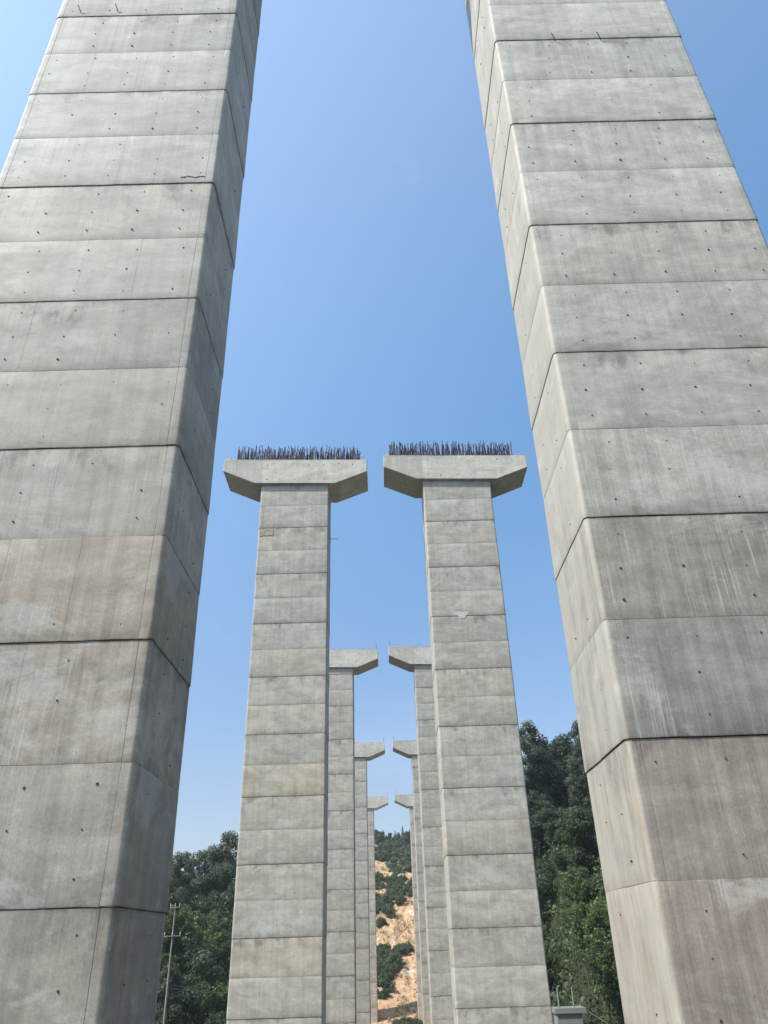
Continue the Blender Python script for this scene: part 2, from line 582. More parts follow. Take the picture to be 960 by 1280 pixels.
def hole_mesh(rng, nlift, z0, ztop, n=8):
    """tie holes of one pier, their shade painted as shallow dark discs with a raised, broken rim"""
    mb = MB()
    def disc(c, u, w, nrm, r):
        b = len(mb.v)
        ph = rng.uniform(0, 6)
        mb.v.append(c + nrm * 0.001)
        for k in range(n):
            an = ph + 2 * math.pi * k / n
            rr = r * rng.uniform(0.7, 1.25)
            mb.v.append(c + (u * math.cos(an) + w * math.sin(an)) * rr + nrm * 0.004)
        for k in range(n):
            an = ph + 2 * math.pi * k / n
            mb.v.append(c + (u * math.cos(an) + w * math.sin(an)) * r * 1.3 - nrm * 0.03)
        for k in range(n):
            k2 = (k + 1) % n
            mb.f.append((b, b + 1 + k, b + 1 + k2))
            mb.f.append((b + 1 + k, b + 1 + n + k, b + 1 + n + k2, b + 1 + k2))
    for L in range(nlift):
        zb = z0 + L * LIFT
        heavy = L % 2 == 0
        shift = rng.uniform(-.25, .25)
        for row in (0.34, 1.02, 1.70):
            z = zb + row + rng.uniform(-.04, .04)
            if z > ztop - .1:
                continue
            o = 0.020 * (1 - row / LIFT) if True else 0
            for fy, nr in ((-PT / 2 - o, Vector((0, -1, 0))), (PT / 2 + o, Vector((0, 1, 0)))):
                for k in range(-2, 3):
                    if rng.random() < 0.14:
                        continue
                    x = k * 1.15 + shift + rng.uniform(-.04, .04) + (0.1 if row > 1.5 else 0)
                    if abs(x) > PW / 2 - .35:
                        continue
                    disc(Vector((x, fy, z + rng.uniform(-.03, .03))), Vector((1, 0, 0)), Vector((0, 0, 1)), nr, rng.choice([.012, .015, .018, .023]))
            for fx, nr in ((-PW / 2 - o, Vector((-1, 0, 0))), (PW / 2 + o, Vector((1, 0, 0)))):
                for k in (-.55, .55):
                    if rng.random() < 0.45:
                        continue
                    disc(Vector((fx, k + rng.uniform(-.05, .05), z)), Vector((0, 1, 0)), Vector((0, 0, 1)), nr, rng.choice([.010, .013, .016]))
    return mb.mesh('tie_holes', M['hole'])


# height of the top face of the cap, cap soffit, x offset of the row, base height
ROWS = [dict(dx=-0.05, top=37.2), dict(dx=-0.208, top=35.36), dict(dx=0.026, top=32.86), dict(dx=0.541, top=30.12), dict(dx=0.92, top=27.68)]
# pour tints by height; glare up the near piers painted in as paler lifts (z range -> tint)
GREY = (0.385, 0.38, 0.358)
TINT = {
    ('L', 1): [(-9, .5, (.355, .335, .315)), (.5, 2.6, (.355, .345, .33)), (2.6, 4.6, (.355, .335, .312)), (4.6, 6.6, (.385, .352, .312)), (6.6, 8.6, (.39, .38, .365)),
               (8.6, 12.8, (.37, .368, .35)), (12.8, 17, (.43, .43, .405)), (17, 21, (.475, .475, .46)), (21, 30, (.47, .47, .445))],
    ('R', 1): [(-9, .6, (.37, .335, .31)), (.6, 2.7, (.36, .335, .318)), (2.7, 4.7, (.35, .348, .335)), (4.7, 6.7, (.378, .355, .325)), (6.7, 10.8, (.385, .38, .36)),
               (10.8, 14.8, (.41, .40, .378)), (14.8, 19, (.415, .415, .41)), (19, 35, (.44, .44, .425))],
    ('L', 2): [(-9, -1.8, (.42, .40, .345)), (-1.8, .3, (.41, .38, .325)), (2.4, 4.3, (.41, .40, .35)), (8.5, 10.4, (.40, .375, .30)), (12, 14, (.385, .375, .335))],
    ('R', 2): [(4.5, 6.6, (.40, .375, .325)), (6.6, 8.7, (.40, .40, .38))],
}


def starter_mesh(i):
    rng = random.Random(100 + i)
    mb = MB()
    h = rng.uniform(1.3, 1.65)
    ax, ay = rng.uniform(-.17, .17), rng.uniform(-.12, .12)
    bend = rng.uniform(-.32, .32) if rng.random() < .5 else rng.uniform(-.05, .05)
    mb.tube([(0, 0, -.05), (ax * .4, ay * .4, h * .45), (ax, ay, h * .8), (ax + bend, ay, h)], [.034, .034, .032, .030], 6)
    return mb


SM = None


def cap_beam(parent, top, row, side):
    """hammerhead cap: 12 m wide, tapering cantilevers, the whole cap falls slightly to the right"""
    a, hw = 3.33, 6.0
    y0, y1 = -PT / 2 - 0.27, PT / 2 + 0.08
    slope = -0.033
    out = [(-hw, -1.16), (-a, -2.34), (a, -2.34), (hw, -1.16), (hw, 0), (-hw, 0)]
    # bevelled outline: add mid points so the joint in the middle can be a groove
    ring = []
    for i, (x, z) in enumerate(out):
        ring.append((x, z))
        x2, z2 = out[(i + 1) % len(out)]
        L = abs(x2 - x)
        if i in (0, 2):
            for k in (1, 2, 3):
                ring.append((x + (x2 - x) * k / 4, z + (z2 - z) * k / 4))
        if i == 1:
            for q in (-.012, 0, .012):
                ring.append((q + .15, z))
        if i == 4:
            for q in (.012, 0, -.012):
                ring.append((q + .15, z))
    bev = 0.03
    V, F = [], []
    n = len(ring)
    prof = [(y0, bev), (y0 + bev, 0), (y1 - bev, 0), (y1, bev)]
    for y, ins in prof:
        for x, z in ring:
            xx = x * (1 - ins / hw)
            zz = -1.17 + (z + 1.17) * (1 - ins / 1.17)
            yy = y
            if abs(x - .15) < 1e-6:
                if y == y0: yy = y + .02
                elif y == y1: yy = y - .02
                zz += .012 if z < -1 else -.012
            V.append((xx, yy, zz + slope * xx))
    for i in range(3):
        for k in range(n):
            k2 = (k + 1) % n
            F.append((i * n + k, i * n + k2, (i + 1) * n + k2, (i + 1) * n + k))
    for base, y in ((0, y0), (3 * n, y1)):
        # split the end faces at the centre groove
        left = [k for k in range(n) if ring[k][0] <= .15 + 1e-6]
        right = [k for k in range(n) if ring[k][0] >= .15 - 1e-6]
        for grp in (left, right):
            f = [base + k for k in grp]
            if y == y0:
                f = f[::-1]
            F.append(tuple(f))
    me = mesh_from('cap_beam', V, F, M['con'], 30)
    o = obj('cap_beam', me, parent, (0, 0, top))
    o.color = (.505, .47, .395, 0.0)
    crng = random.Random(row * 7 + side)
    mb = MB()
    for k in range(-4, 5):
        for zz in ((-.45,) if abs(k) > 2 else (-.5, -1.95)):
            if crng.random() < .2:
                continue
            x = k * 1.18 + crng.uniform(-.1, .1)
            zc = zz + slope * x + crng.uniform(-.05, .05)
            rr = crng.uniform(.03, .07)
            b0 = len(mb.v)
            pts = [(x + rr * math.cos(q) * crng.uniform(.7, 1.2), zc + rr * math.sin(q) * crng.uniform(.7, 1.2)) for q in (0, 1, 2, 3, 4, 5)]
            mb.v += [Vector((a_, y0 - .003, b_)) for a_, b_ in pts] + [Vector((a_, y0 + .03, b_)) for a_, b_ in pts]
            mb.f.append(tuple(b0 + q for q in range(6)))
            mb.f += [(b0 + (q + 1) % 6, b0 + q, b0 + 6 + q, b0 + 6 + (q + 1) % 6) for q in range(6)]
    ho = obj('tie_holes', mb.mesh('tie_holes', M['hole']), parent, (0, 0, top))
    ho['kind'] = 'stuff'
    # stop blocks standing at both ends
    if row == 2:
        for sgn in (-1, 1):
            mb = MB()
            x = sgn * (hw - .30)
            z = slope * x
            mb.box((x, -.9, z + .16), (.34, .9, .34))
            mb.box((x - sgn * .03, -.9, z + .40), (.26, .8, .16))
            mb.tube([(x, -1.2, z + .45), (x, -1.2, z + .62)], .02)
            mb.tube([(x, -.6, z + .45), (x + .02, -.6, z + .66)], .02)
            b = obj('stop_block', mb.mesh('stop_block', M['con']), parent, (0, 0, top))
            b.color = (.42, .39, .34, 0)
        global SM
        if SM is None:
            SM = [starter_mesh(i) for i in range(10)]
            SM = [(m, m.mesh('starter_bar', M['steel'])) for m in SM]
        rng = random.Random(side * 5 + 3)
        # nearest row of bars: one object each
        nb = 100
        for k in range(nb):
            if rng.random() < .05:
                continue
            x = (-5.0 if side == 0 else -5.45) + 10.4 * k / (nb - 1) + rng.uniform(-.05, .05)
            s = obj('starter_bar', rng.choice(SM)[1], parent, (x, y0 + .35 + rng.uniform(-.1, .1), top + slope * x))
            s.rotation_euler = (rng.uniform(-.05, .05), rng.uniform(-.14, .14), rng.uniform(0, 6.28))
        V2, F2 = [], []
        for rw in range(4):
            for k in range(84):
                if rng.random() < .08:
                    continue
                x = (-5.0 if side == 0 else -5.45) + 10.4 * k / 83 + rng.uniform(-.07, .07)
                y = y0 + .8 + rw * .5 + rng.uniform(-.12, .12)
                m = rng.choice(SM)[0]
                b = len(V2)
                rot = Matrix.Rotation(rng.uniform(0, 6.28), 3, 'Z')
                V2 += [tuple(rot @ v + Vector((x, y, slope * x))) for v in m.v]
                F2 += [tuple(b + q for q in f) for f in m.f]
        # ties binding the bars
        mb = MB(); mb.v = V2; mb.f = F2
        for rw in range(3):
            y = y0 + .45 + rw * .7
            mb.tube([(-5.0, y, .34 - slope * 5.0), (0, y + .05, .30), (5.1, y, .34 + slope * 5.1)], .014, 5)
        so = obj('starter_bars', mb.mesh('starter_bars', M['steel']), parent, (0, 0, top))
        so['kind'] = 'stuff'
    if row >= 3:
        mb = MB()
        x = (hw - .18) * (1 if side == 0 else -1)
        mb.tube([(x, y0 + .3, slope * x - .02), (x, y0 + .3, slope * x + .75)], .022)
        mb.box((x, y0 + .3, slope * x + .78), (.10, .10, .10))
        obj('edge_post', mb.mesh('edge_post', M['stub']), parent, (0, 0, top))
        mb = MB()
        for k in range(9):
            xa = -hw + .4 + k * 1.25
            mb.box((xa + .6, y0 + .12, slope * (xa + .6) + .035 + .01 * (k % 3)), (1.15, .12, .07 + .03 * (k % 2)))
        b = obj('form_strip', mb.mesh('form_strip', M['brown']), parent, (0, 0, top))


LABELS = {
    ('L', 1): 'huge grey concrete pier nearest on the left, filling the left edge of the view',
    ('R', 1): 'huge grey concrete pier nearest on the right, its left side lit bright',
    ('L', 2): 'second pier on the left, starter bars on its cap beam, beige bands on the shaft',
    ('R', 2): 'second pier on the right, starter bars on its cap, white mortar patch on the shaft',
    ('L', 3): 'third pier on the left, half hidden behind the second, bare cap beam',
    ('R', 3): 'third pier on the right, half hidden behind the second, bare cap beam',
    ('L', 4): 'fourth pier on the left, narrow strip of shaft under a bare cap',
    ('R', 4): 'fourth pier on the right, narrow strip of shaft under a bare cap',
    ('L', 5): 'farthest pier on the left, standing at the foot of the orange slope',
    ('R', 5): 'farthest pier on the right, standing at the foot of the orange slope',
}


def pier(side, i):
    rw = ROWS[i - 1]
    cx = (-3.926 - PW / 2 if side == 'L' else 3.893 + PW / 2) + rw['dx']
    cy = PD + (i - 1) * 40 + PT / 2
    # base below the ground
    gz = min(hgt(cx + a, cy + b) for a in (-3, 0, 3) for b in (-2, 0, 2))
    odd = (side == 'R' and i in (1, 3)) or (side == 'L' and i == 4)
    zj = {('L', 1): .55, ('R', 1): .67, ('L', 2): .42, ('R', 2): .60}.get((side, i), .6 + .17 * i)
    k0 = math.floor((gz - .6 - zj) / LIFT)
    if (k0 % 2 != 0) != odd:
        k0 -= 1                            # start on a heavy joint
    z0 = zj + k0 * LIFT
    soff = rw['top'] - 2.34 + .14
    nl = int(math.ceil((soff - z0) / LIFT))
    t = thing('bridge_pier', LABELS[(side, i)], 'bridge pier', (cx, cy, z0), 'hammerhead bridge piers in two rows')
    rng = random.Random(i * 10 + (side == 'R'))
    mb = MB()
    mb.box((0, 0, (soff - z0) / 2), (PW - .14, PT - .14, soff - z0))
    obj('shaft_core', mb.mesh('shaft_core', M['core']), t)
    for k in range(nl):
        z = k * LIFT
        heavy = k % 2 == 0
        if i == 1:
            me = lift_mesh('concrete_lift', rng, heavy_bottom=heavy, rough=1.6)
        else:
            me = rng.choice(LM[heavy])
        if z + LIFT > soff - z0 + .3:
            h = soff - z0 - z
            me = me.copy()
            for v in me.vertices:
                v.co.z *= h / LIFT
        o = obj('concrete_lift', me, t, (rng.uniform(-.006, .006), rng.uniform(-.004, .004), z))
        if rng.random() < .5 and i > 1:
            o.rotation_euler.z = math.pi
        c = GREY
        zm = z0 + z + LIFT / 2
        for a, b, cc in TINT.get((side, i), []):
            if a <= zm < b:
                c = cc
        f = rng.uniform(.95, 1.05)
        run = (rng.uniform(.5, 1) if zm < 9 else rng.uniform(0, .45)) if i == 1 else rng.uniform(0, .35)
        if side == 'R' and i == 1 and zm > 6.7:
            f *= 1.15  # upper lifts lightened further, glare put into the colour
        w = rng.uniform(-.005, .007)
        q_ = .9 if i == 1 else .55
        c = tuple(m * (a * q_ + b * (1 - q_)) for a, b, m in zip(c, GREY, ((.81, .76, .675) if zm < 6.7 else (.90, .855, .77) if zm < 15 else (.99, .945, .86)) if i == 1 else (1.02, .955, .85)))  # near row: tint brightens with height as painted glare
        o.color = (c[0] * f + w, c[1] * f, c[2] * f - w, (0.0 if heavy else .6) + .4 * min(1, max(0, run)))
    ho = obj('tie_holes', hole_mesh(rng, nl, 0, soff - z0, 8 if i == 1 else 5), t)
    ho['kind'] = 'stuff'
    cap_beam(t, rw['top'] - z0, i, 0 if side == 'L' else 1)
    return t, z0, cx, cy


P = {}
for i in range(1, 6):
    for side in 'LR':
        P[(side, i)] = pier(side, i)


def stub(key, x, z, up, lean, face=-1):
    """cut bar end sticking out of the front of a shaft"""
    t, z0, cx, cy = P[key]
    mb = MB()
    y = -PT / 2
    mb.tube([(x, y + .03, z - z0), (x + lean * .3, y - .05, z - z0 + up * .3), (x + lean, y - .12, z - z0 + up)], .014)
    obj('bar_stub', mb.mesh('bar_stub', M['stub']), t)


for x, u in ((-2.05, .28), (-.9, .30)):
    stub(('L', 1), x, 25.2, u, -.10)
for x, u in ((-1.0, .25), (.35, .25)):
    stub(('R', 1), x, 23.0, u, -.12)

# spalled lip near the corner of the near left shaft
t, z0, cx, cy = P[('L', 1)]
mb = MB()
for x, w_, r_ in ((-.62, .20, .25), (-.44, .16, -.35), (-.30, .10, .1), (-.80, .14, -.1)):
    mb.box((PW / 2 + x, -PT / 2 - .012, 17.10 - z0 + .04 * r_), (w_, .03, .022), Matrix.Rotation(r_, 3, 'Y'))
obj('spalled_edge', mb.mesh('spalled_edge', M['stub']), t)

# white mortar patch and side bar on the second row
t, z0, cx, cy = P[('R', 2)]
mb = MB()
pts = [(-.75, .33), (-.2, .42), (.25, .36), (.62, .40), (.35, .05), (.2, -.16), (-.08, -.10), (-.3, .12)]
b = [Vector((-.55 + x, -PT / 2 - .022, 20.95 - z0 + z)) for x, z in pts]
mb.v = b + [p + Vector((0, .05, 0)) for p in b]
n = len(b)
mb.f = [tuple(range(n)), tuple(reversed(range(n, 2 * n)))] + [(i, (i + 1) % n, n + (i + 1) % n, n + i) for i in range(n)]
obj('mortar_patch', mb.mesh('mortar_patch', M['patch']), t)
t, z0, cx, cy = P[('L', 2)]
mb = MB()
mb.box((-PW / 2 + .66, -PT / 2 - .004, 28.6 - z0), (1.1, .05, .62))
obj('rusty_panel', mb.mesh('rusty_panel', M['brown']), t)
mb = MB()
mb.tube([(PW / 2 - .1, 0, 28.6 - z0), (PW / 2 + .75, .05, 28.62 - z0)], .022)
obj('side_bar', mb.mesh('side_bar', M['stub']), t)


# ------------------------------------------------------------------ vegetation
def leaves(centres, radii, n, size, rng, squash=.8, up=.35, hollow=.45):
    """n small folded leaf-sprays spread through clumps"""
    centres = np.array(centres); radii = np.array(radii)
    w = radii ** 2; w = w / w.sum()
    idx = rng.choice(len(centres), n, p=w)
    d = rng.normal(size=(n, 3)); d /= np.linalg.norm(d, axis=1)[:, None]
    r = (hollow + (1.08 - hollow) * rng.random(n) ** .6)
    c = centres[idx] + d * (radii[idx] * r)[:, None] * np.array([1, 1, squash])
    nrm = d * .7 + rng.normal(size=(n, 3)) * .55 + np.array([0, 0, up])
    nrm /= np.linalg.norm(nrm, axis=1)[:, None]
    a = np.cross(nrm, rng.normal(size=(n, 3))); a /= np.linalg.norm(a, axis=1)[:, None]
    b = np.cross(nrm, a)
    s = size * rng.uniform(.55, 1.3, n)
    A = a * s[:, None]; B = b * (s * rng.uniform(.35, .7, n))[:, None]
    fold = nrm * (s * .25)[:, None]
    v = np.stack([c - A, c + B * .9 + fold * .3, c + A, c - B + fold], 1).reshape(-1, 3)
    f = np.arange(4 * n).reshape(-1, 4)
    return v, f


def np_mesh(name, v, f, mat):
    me = D.meshes.new(name)
    me.vertices.add(len(v)); me.vertices.foreach_set('co', v.astype(np.float32).ravel())
    k = f.shape[1]
    me.loops.add(f.size); me.loops.foreach_set('vertex_index', f.astype(np.int32).ravel())
    me.polygons.add(len(f)); me.polygons.foreach_set('loop_start', np.arange(0, f.size, k, dtype=np.int32))
    me.materials.append(mat)
    me.update(calc_edges=True)
    return me


def tree_proto(kind, seed):
    rng = np.random.default_rng(seed)
    pr = random.Random(seed)
    tb = MB()
    cs, rs = [], []
    if kind == 'broad':
        H = 8.5
        top = Vector((pr.uniform(-.5, .5), pr.uniform(-.5, .5), H * .72))
        tb.tube([(0, 0, -.6), (0.1, 0, H * .25), top * .6 + Vector((.1, 0, 0)), top], [.28, .2, .14, .06], 7)
        for k in range(28):
            an = k * 2.4 + pr.uniform(-.4, .4)
            u = pr.random()
            rr = pr.uniform(.4, 2.9) * (1 - .5 * u * u)
            p = Vector((math.cos(an) * rr, math.sin(an) * rr, H * (.30 + .62 * u)))
            s = Vector((0, 0, H * (.2 + .35 * u)))
            tb.tube([s, (s + p) / 2 + Vector((0, 0, .2)), p], [.09, .06, .025], 5)
            cs.append(p); rs.append(pr.uniform(.65, 1.35))
        v, f = leaves(cs, rs, 9500, .165, rng, .8, hollow=.3)
        mat = 'leaf_dark'
    elif kind == 'airy':
        H = 11.0
        top = Vector((.4, 0, H * .86))
        tb.tube([(0, 0, -.6), (-.1, 0, H * .3), (.2, .1, H * .6), top], [.22, .17, .12, .05], 7)
        for k in range(24):
            an = k * 2.4 + pr.uniform(-.4, .4)
            u = k / 23
            rr = pr.uniform(.3, 1.9) * (1 - .3 * u) + .1
            p = Vector((math.cos(an) * rr, math.sin(an) * rr, H * (.42 + .56 * u)))
            s = Vector((.1, 0, H * (.32 + .5 * u)))
            tb.tube([s, (s + p) / 2 + Vector((0, 0, .1)), p], [.07, .045, .02], 5)
            cs.append(p); rs.append(pr.uniform(.5, 1.05))
        v, f = leaves(cs, rs, 6500, .15, rng, .75, hollow=.15)
        mat = 'leaf_grey'
    elif kind == 'bamboo':
        vs, fs = [], []
        for k in range(26):
            an = pr.uniform(0, 6.28); b = Vector((math.cos(an), math.sin(an), 0)) * pr.uniform(0, .9)
            hh = pr.uniform(6.0, 9.5); ln = pr.uniform(.9, 2.6)
            d = Vector((math.cos(an + pr.uniform(-.7, .7)), math.sin(an + pr.uniform(-.7, .7)), 0))
            pts = [b + d * ln * (q ** 2.2) + Vector((0, 0, hh * (q - .12 * q ** 4))) for q in (0, .25, .5, .75, 1)]
            pts[0].z = -.4
            tb.tube(pts, [.05, .045, .035, .025, .012], 4)
            for q in (.35, .5, .62, .74, .85, .95):
                cs.append(b + d * ln * (q ** 2.2) + Vector((pr.uniform(-.3, .3), pr.uniform(-.3, .3), hh * (q - .12 * q ** 4))))
                rs.append(pr.uniform(.35, .7))
        v, f = leaves(cs, rs, 7500, .17, rng, .9, up=.0, hollow=.1)
        mat = 'leaf_bam'
    elif kind == 'conifer':
        H = 9.0
        tb.tube([(0, 0, -.5), (0.05, 0, H * .5), (0, 0, H)], [.18, .1, .02], 6)
        for k in range(26):
            u = k / 25; an = k * 2.4
            rr = (1 - u) * 1.5 + .1
            cs.append(Vector((math.cos(an) * rr * .7, math.sin(an) * rr * .7, H * (.28 + .72 * u)))); rs.append(.25 + .5 * (1 - u))
        v, f = leaves(cs, rs, 2200, .17, rng, .5)
        mat = 'leaf_dark'
    else:   # shrub
        for k in range(12):
            an = k * 2.4; rr = pr.uniform(.1, 1.2)
            p = Vector((math.cos(an) * rr, math.sin(an) * rr, pr.uniform(.3, 1.5)))
            tb.tube([(0, 0, -.3), p * .5, p], [.05, .035, .012], 4)
            cs.append(p); rs.append(pr.uniform(.25, .7))
        v, f = leaves(cs, rs, 1800, .14, rng, 1.0, hollow=.1)
        mat = 'leaf_mid'
    return (tb.mesh('trunk', M['bark'], 40), np_mesh('crown', v, f, M[mat]))


def variants(kind, seeds):
    return [tree_proto(kind, s) for s in seeds]


KIND = {
    'broad': variants('broad', (1, 2, 3, 4)), 'airy': variants('airy', (11, 12, 13)),
    'bamboo': variants('bamboo', (21, 22, 23)), 'conifer': variants('conifer', (31, 32)), 'shrub': variants('shrub', (41, 42, 43)),
}
# a lighter green twin of two broadleaf crowns
KIND['bright'] = []
for tr_, cr_ in KIND['broad'][:2]:
    c2 = cr_.copy(); c2.name = 'crown'; c2.materials[0] = M['leaf_mid']
    KIND['bright'].append((tr_, c2))
NAMES = {'broad': 'broadleaf_tree', 'bright': 'broadleaf_tree', 'airy': 'slender_tree', 'bamboo': 'bamboo_clump', 'conifer': 'conifer', 'shrub': 'shrub'}
CATS = {'broad': 'tree', 'bright': 'tree', 'airy': 'tree', 'bamboo': 'bamboo', 'conifer': 'tree', 'shrub': 'shrub'}


def plant(kind, x, y, s, label, group=None, rng=RNG, sz=None):
    tm, cm = rng.choice(KIND[kind])
    t = thing(NAMES[kind], label, CATS[kind], (x, y, hgt(x, y) - .15), group, rng.uniform(0, 6.28))
    t.scale = (s, s, s * (sz or rng.uniform(.9, 1.15)))
    obj('stem' if kind in ('shrub', 'bamboo') else 'trunk', tm, t)
    obj('foliage' if kind in ('shrub', 'bamboo') else 'crown', cm, t)
    return t


def polar(az, d):
    return d * math.sin(R(az)), d * math.cos(R(az))


# trees breaking the right hand skyline, each on its own
RIDGE_R = [
    (10.7, 110, 'airy', 1.16, 'slender tree with a rounded top on the right skyline, next to the second pier'),
    (11.9, 111, 'broad', 1.22, 'broad dark tree on the right skyline between the two right piers, lower than its neighbour'),
    (13.1, 112, 'broad', 1.0, 'broad dark tree in the dip of the right skyline'),
    (14.6, 111, 'airy', .98, 'slender dark tree on the right skyline touching the near right pier'),
]
for az, d, k, s, lb in RIDGE_R:
    plant(k, *polar(az, d), s, lb, 'trees on the right ridge')
RIDGE_L = [
    (-14.6, 118, 'airy', .66, 'thin spindly tree on the left skyline beside the near left pier'),
    (-13.5, 118, 'airy', .80, 'open crowned tree on the left skyline between the two left piers'),
    (-12.3, 117, 'broad', 1.12, 'broad dark tree on the left skyline left of the second pier'),
    (-11.2, 116, 'airy', 1.12, 'tallest tree of the left skyline, touching the second left pier'),
]
for az, d, k, s, lb in RIDGE_L:
    plant(k, *polar(az, d), s, lb, 'trees on the left ridge')


def wood(az0, az1, d0, d1, step, side, rng):
    cnt = 0
    d = d0
    while d < d1:
        wdt = R(az1 - az0) * d
        n = max(1, int(wdt / step))
        for q in range(n):
            az = az0 + (az1 - az0) * (q + rng.uniform(.1, .9)) / n
            dd = d + rng.uniform(-1.5, 1.5)
            x, y = polar(az, dd)
            if abs(x - 14.3) < 3.2 and dd < 75.5:
                continue
            if 3 < abs(x) < 12.5 and y < 180:
                continue
            u = (dd - d0) / (d1 - d0)
            if u < .55 and rng.random() < .72 and abs(az) > 9:
                k = 'bamboo' if rng.random() < .6 else 'bright'
            else:
                k = 'broad' if rng.random() < .8 else 'airy'
            lab = {'broad': 'dark broadleaf tree in the wood on the %s slope', 'bright': 'fresh green broadleaf tree low on the %s slope',
                   'airy': 'slender open crowned tree in the wood on the %s slope', 'bamboo': 'light green arching bamboo clump low on the %s slope'}[k] % side
            plant(k, x, y, rng.uniform(.48, .78), lab, {'broad': 'dark trees', 'bright': 'green trees', 'airy': 'slender trees', 'bamboo': 'bamboo clumps'}[k] + ' on the %s slope' % side, rng)
            cnt += 1
        d += step * .85
    return cnt


for az, d, s_ in ((9.9, 104, 1.05), (10.4, 99, .95), (11.3, 103, 1.05), (9.6, 96, .9)):
    plant('broad', *polar(az, d), s_, 'dark broadleaf tree just below the right ridge, close to the second pier', 'trees just below the right ridge')
for az, d, s_ in ((-11.3, 112, .95), (-10.8, 107, .95), (-12.2, 110, .85)):
    plant('broad', *polar(az, d), s_, 'dark broadleaf tree just below the left ridge, close to the second pier', 'trees just below the left ridge')
wr = random.Random(5)
wood(8.5, 22, 66, 111, 3.7, 'right', wr)
wood(-22, -9.0, 68, 117, 3.7, 'left', wr)

# the far cut slope: conifers and bushes
for x, y, k, s, lb in [
    (-2.0, 300, 'conifer', .62, 'tall thin conifer on the far hilltop, seen between the far piers'),
    (2.6, 302, 'conifer', .45, 'small conifer on the far hilltop, middle of the gap'),
    (5.4, 300, 'conifer', .60, 'pointed conifer on the far hilltop near the right row of piers'),
    (-4.5, 298, 'broad', .55, 'low rounded tree on the far hilltop beside the left row of piers'),
    (8.2, 299, 'broad', .62, 'rounded tree on the far hilltop beside the right row of piers'),
    (.5, 296, 'broad', .5, 'low dark tree on the far hilltop below the conifers'),
    (3.5, 292, 'broad', .5, 'round dark tree just under the far hilltop'),
    (-2.5, 290, 'broad', .5, 'round dark tree at the upper edge of the orange cut'),
    (6.8, 289, 'broad', .55, 'dark tree at the upper right edge of the orange cut'),
]:
    plant(k, x, y, s, lb, 'trees on the far hilltop')


def band(y0, y1, x0, x1, n, s0, s1, lab, grp, rng, cond=None):
    for _ in range(n):
        x, y = rng.uniform(x0, x1), rng.uniform(y0, y1)
        if cond and not cond(x, y):
            continue
        plant('shrub', x, y, rng.uniform(s0, s1), lab, grp, rng)


br = random.Random(9)
band(256, 294, -4.5, 9, 125, .6, 1.5, 'green bush under the far hilltop, above the orange cut', 'bushes under the far hilltop', br, lambda x, y: y > 272 or x > 1.0)
band(215, 252, -4.5, 8.5, 160, .4, 1.3, 'green bush on the middle bench of the orange cut slope', 'bushes on the middle bench', br, lambda x, y: y > 219 + 2.6 * (x + 1) and mnoise.noise(Vector((x * .35, y * .2, 0))) > -.28)
band(182, 207, -4.5, 4.4, 105, .35, 1.3, 'dark bush on the lower bench of the orange cut slope', 'bushes on the lower bench', br, lambda x, y: x < -1.0 + (y - 183) * .24)
band(163, 168, 0, 6.5, 16, .5, .9, 'low green bush at the foot of the orange cut', 'bushes at the foot of the cut', br)


# undergrowth: ground hidden below the trees
def undergrowth(name, az0, az1, d0, d1, n, seed, size):
    rng = np.random.default_rng(seed)
    az = np.radians(rng.uniform(az0, az1, n)); d = rng.uniform(d0, d1, n)
    x = d * np.sin(az); y = d * np.cos(az)
    keep = np.abs(x) > 11.5
    x, y = x[keep], y[keep]
    z = np.array([hgt(a, b) for a, b in zip(x, y)]) + rng.uniform(.1, 1.0, len(x))
    v, f = leaves(np.stack([x, y, z], 1), np.full(len(x), .7), 9 * len(x), size, rng)
    o = obj(name, np_mesh(name, v, f, M['leaf_mid']))
    o['kind'] = 'stuff'
    return o


u = undergrowth('undergrowth', 8, 25, 58, 125, 5000, 3, .22); tag(u, 'dark undergrowth beneath the trees of the right slope', 'undergrowth')
u = undergrowth('undergrowth', -25, -8.5, 58, 130, 5000, 4, .22); tag(u, 'dark undergrowth beneath the trees of the left slope', 'undergrowth')


# scrub and rubble of the cut
rg = np.random.default_rng(8)
xx = rg.uniform(-9, 13, 3200); yy = rg.uniform(170, 300, 3200)
kp = np.array([mnoise.noise(Vector((a * .22 + b * .06, b * .10, 4.0))) > .02 for a, b in zip(xx, yy)])
xx, yy = xx[kp], yy[kp]
zz = np.array([hgt(a, b) for a, b in zip(xx, yy)]) + .12
v, f = leaves(np.stack([xx, yy, zz], 1), rg.uniform(.15, .5, len(xx)), 14 * len(xx), .12, rg)
o = obj('scrub', np_mesh('scrub', v, f, M['leaf_bam'])); o['kind'] = 'stuff'
tag(o, 'thin dry scrub scattered over the orange cut slope', 'scrub')
mb = MB()
rr_ = random.Random(12)
for _ in range(1500):
    x, y = rr_.uniform(-9, 13), rr_.uniform(168, 292)
    if mnoise.noise(Vector((x * .25 - y * .05, y * .08, 7.0))) < .05:
        continue
    q = rr_.uniform(.12, .5)
    mb.box((x, y, hgt(x, y) + q * .15), (q, q * rr_.uniform(.6, 1.2), q * rr_.uniform(.5, 1)), Matrix.Rotation(rr_.uniform(0, 3), 3, Vector((rr_.random(), rr_.random(), rr_.random() + .1)).normalized()))
o = obj('rubble', mb.mesh('rubble', M['rock'])); o['kind'] = 'stuff'
tag(o, 'broken rock and rubble lying on the orange cut slope', 'rubble')


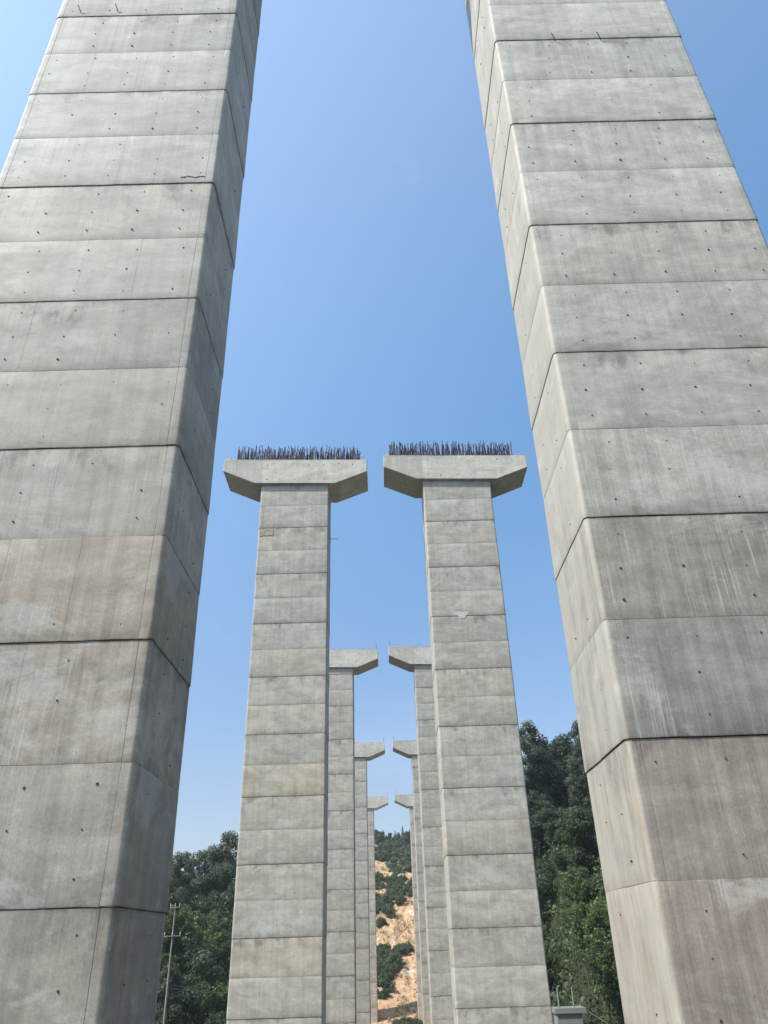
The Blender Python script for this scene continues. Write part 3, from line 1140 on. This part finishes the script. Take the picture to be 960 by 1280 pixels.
def woodland(az0, az1, d0, d1, n, seed, lab):
    rng = np.random.default_rng(seed)
    az = np.radians(rng.uniform(az0, az1, n)); d = d0 + (d1 - d0) * rng.random(n) ** .8
    x = d * np.sin(az); y = d * np.cos(az)
    z = np.array([hgt(a, b) for a, b in zip(x, y)])
    lo = np.stack([x, y, z + rng.uniform(.8, 2.2, n)], 1)
    hi = np.stack([x + rng.uniform(-1, 1, n), y + rng.uniform(-1, 1, n), z + rng.uniform(3.0, 5.5, n)], 1)
    c = np.concatenate([lo, hi]); r = np.concatenate([rng.uniform(1.3, 2.2, n), rng.uniform(.9, 1.9, n)])
    v, f = leaves(c, r, 75 * n, .34, rng, .85, hollow=.5)
    o = obj('woodland', np_mesh('woodland', v, f, M['leaf_dark'])); o['kind'] = 'stuff'
    tag(o, lab, 'woodland')


woodland(21, 62, 62, 175, 1900, 51, 'dense dark woodland covering the hillside away to the right')
woodland(-62, -21, 62, 170, 1700, 52, 'dense dark woodland covering the hillside away to the left')

# ------------------------------------------------------------------ poles, wires, platform
def utility_pole(x, y, top, label, arms, rz=0.0):
    gz = hgt(x, y)
    t = thing('utility_pole', label, 'utility pole', (x, y, gz), 'utility poles', rz)
    mb = MB(); H = top - gz
    mb.tube([(0, 0, -.5), (0, 0, H * .5), (0, 0, H)], [.09, .075, .05], 10)
    obj('pole', mb.mesh('pole', M['pole'], 40), t)
    for za, wd in arms:
        mb = MB(); mb.box((0, -.1, H - za), (wd, .05, .05))
        a = obj('crossarm', mb.mesh('crossarm', M['wire']), t)
        for q in (-.46, 0, .46):
            mb = MB(); mb.tube([(q * wd, -.1, H - za + .04), (q * wd, -.1, H - za + .14), (q * wd, -.1, H - za + .2), (q * wd, -.1, H - za + .27)], [.015, .04, .022, .03], 8)
            obj('insulator', mb.mesh('insulator', M['cer'], 40), a)
    return t, H + gz


p1, h1 = utility_pole(-15.6, 61, 2.7, 'slim concrete utility pole with crossarms beside the near left pier', [(.1, .7), (1.9, 1.2)])
p2, h2 = utility_pole(-8.5, 74.5, 1.0, 'utility pole standing behind the second left pier', [(.1, 1.2)])
mb = MB()
for q in (-.5, .5):
    a = Vector((-15.6 + q, 61, -2.2)); b = Vector((-8.5 + q, 74.5, -2.9))
    mb.tube([a.lerp(b, s / 8) - Vector((0, 0, .5 * 4 * (s / 8) * (1 - s / 8))) for s in range(9)], .018, 5)
w = obj('power_wire', mb.mesh('power_wire', M['wire'])); tag(w, 'pale wires strung low between the poles left of the second pier', 'wire')

px_, py_ = 14.1, 72.5
gz = hgt(px_, py_)
t = thing('concrete_platform', 'small grey stepped concrete platform with two posts on the slope right of the second pier', 'platform', (px_, py_, gz))
mb = MB(); mb.box((0, 0, 1.4), (2.0, 1.6, 3.8)); obj('base', mb.mesh('base', M['pole']), t)
mb = MB(); mb.box((0.1, 0, 3.45), (2.5, 1.9, .35)); obj('slab', mb.mesh('slab', M['pole']), t)
for q in (-.7, .5):
    mb = MB(); mb.tube([(q, -.5, 3.6), (q, -.5, 5.0)], .06, 8); obj('post', mb.mesh('post', M['pole'], 40), t)
mb = MB(); mb.tube([(px_ + 1.1, py_ - .6, gz + 3.6), (px_ + 3.9, py_ - 1.6, gz + 1.9)], .03, 5)
w = obj('guy_wire', mb.mesh('guy_wire', M['wire'])); tag(w, 'pale cable slanting down from the concrete platform into the bushes', 'cable')


# ------------------------------------------------------------------ haze
HZ = 0.00035
hm = D.materials.new('haze_air'); hm.use_nodes = True
ht_ = hm.node_tree; ht_.nodes.clear()
pv = ht_.nodes.new('ShaderNodeVolumePrincipled')
pv.inputs['Color'].default_value = (0.86, 0.90, 0.95, 1)
pv.inputs['Density'].default_value = HZ
pv.inputs['Anisotropy'].default_value = 0.3
ho_ = ht_.nodes.new('ShaderNodeOutputMaterial')
ht_.links.new(pv.outputs[0], ho_.inputs['Volume'])
mb = MB(); mb.box((0, 1450, 30), (6100, 4200, 130))
hz = obj('haze', mb.mesh('haze', hm)); hz['kind'] = 'stuff'
tag(hz, 'thin blue summer haze between the piers and the wooded hills', 'haze')
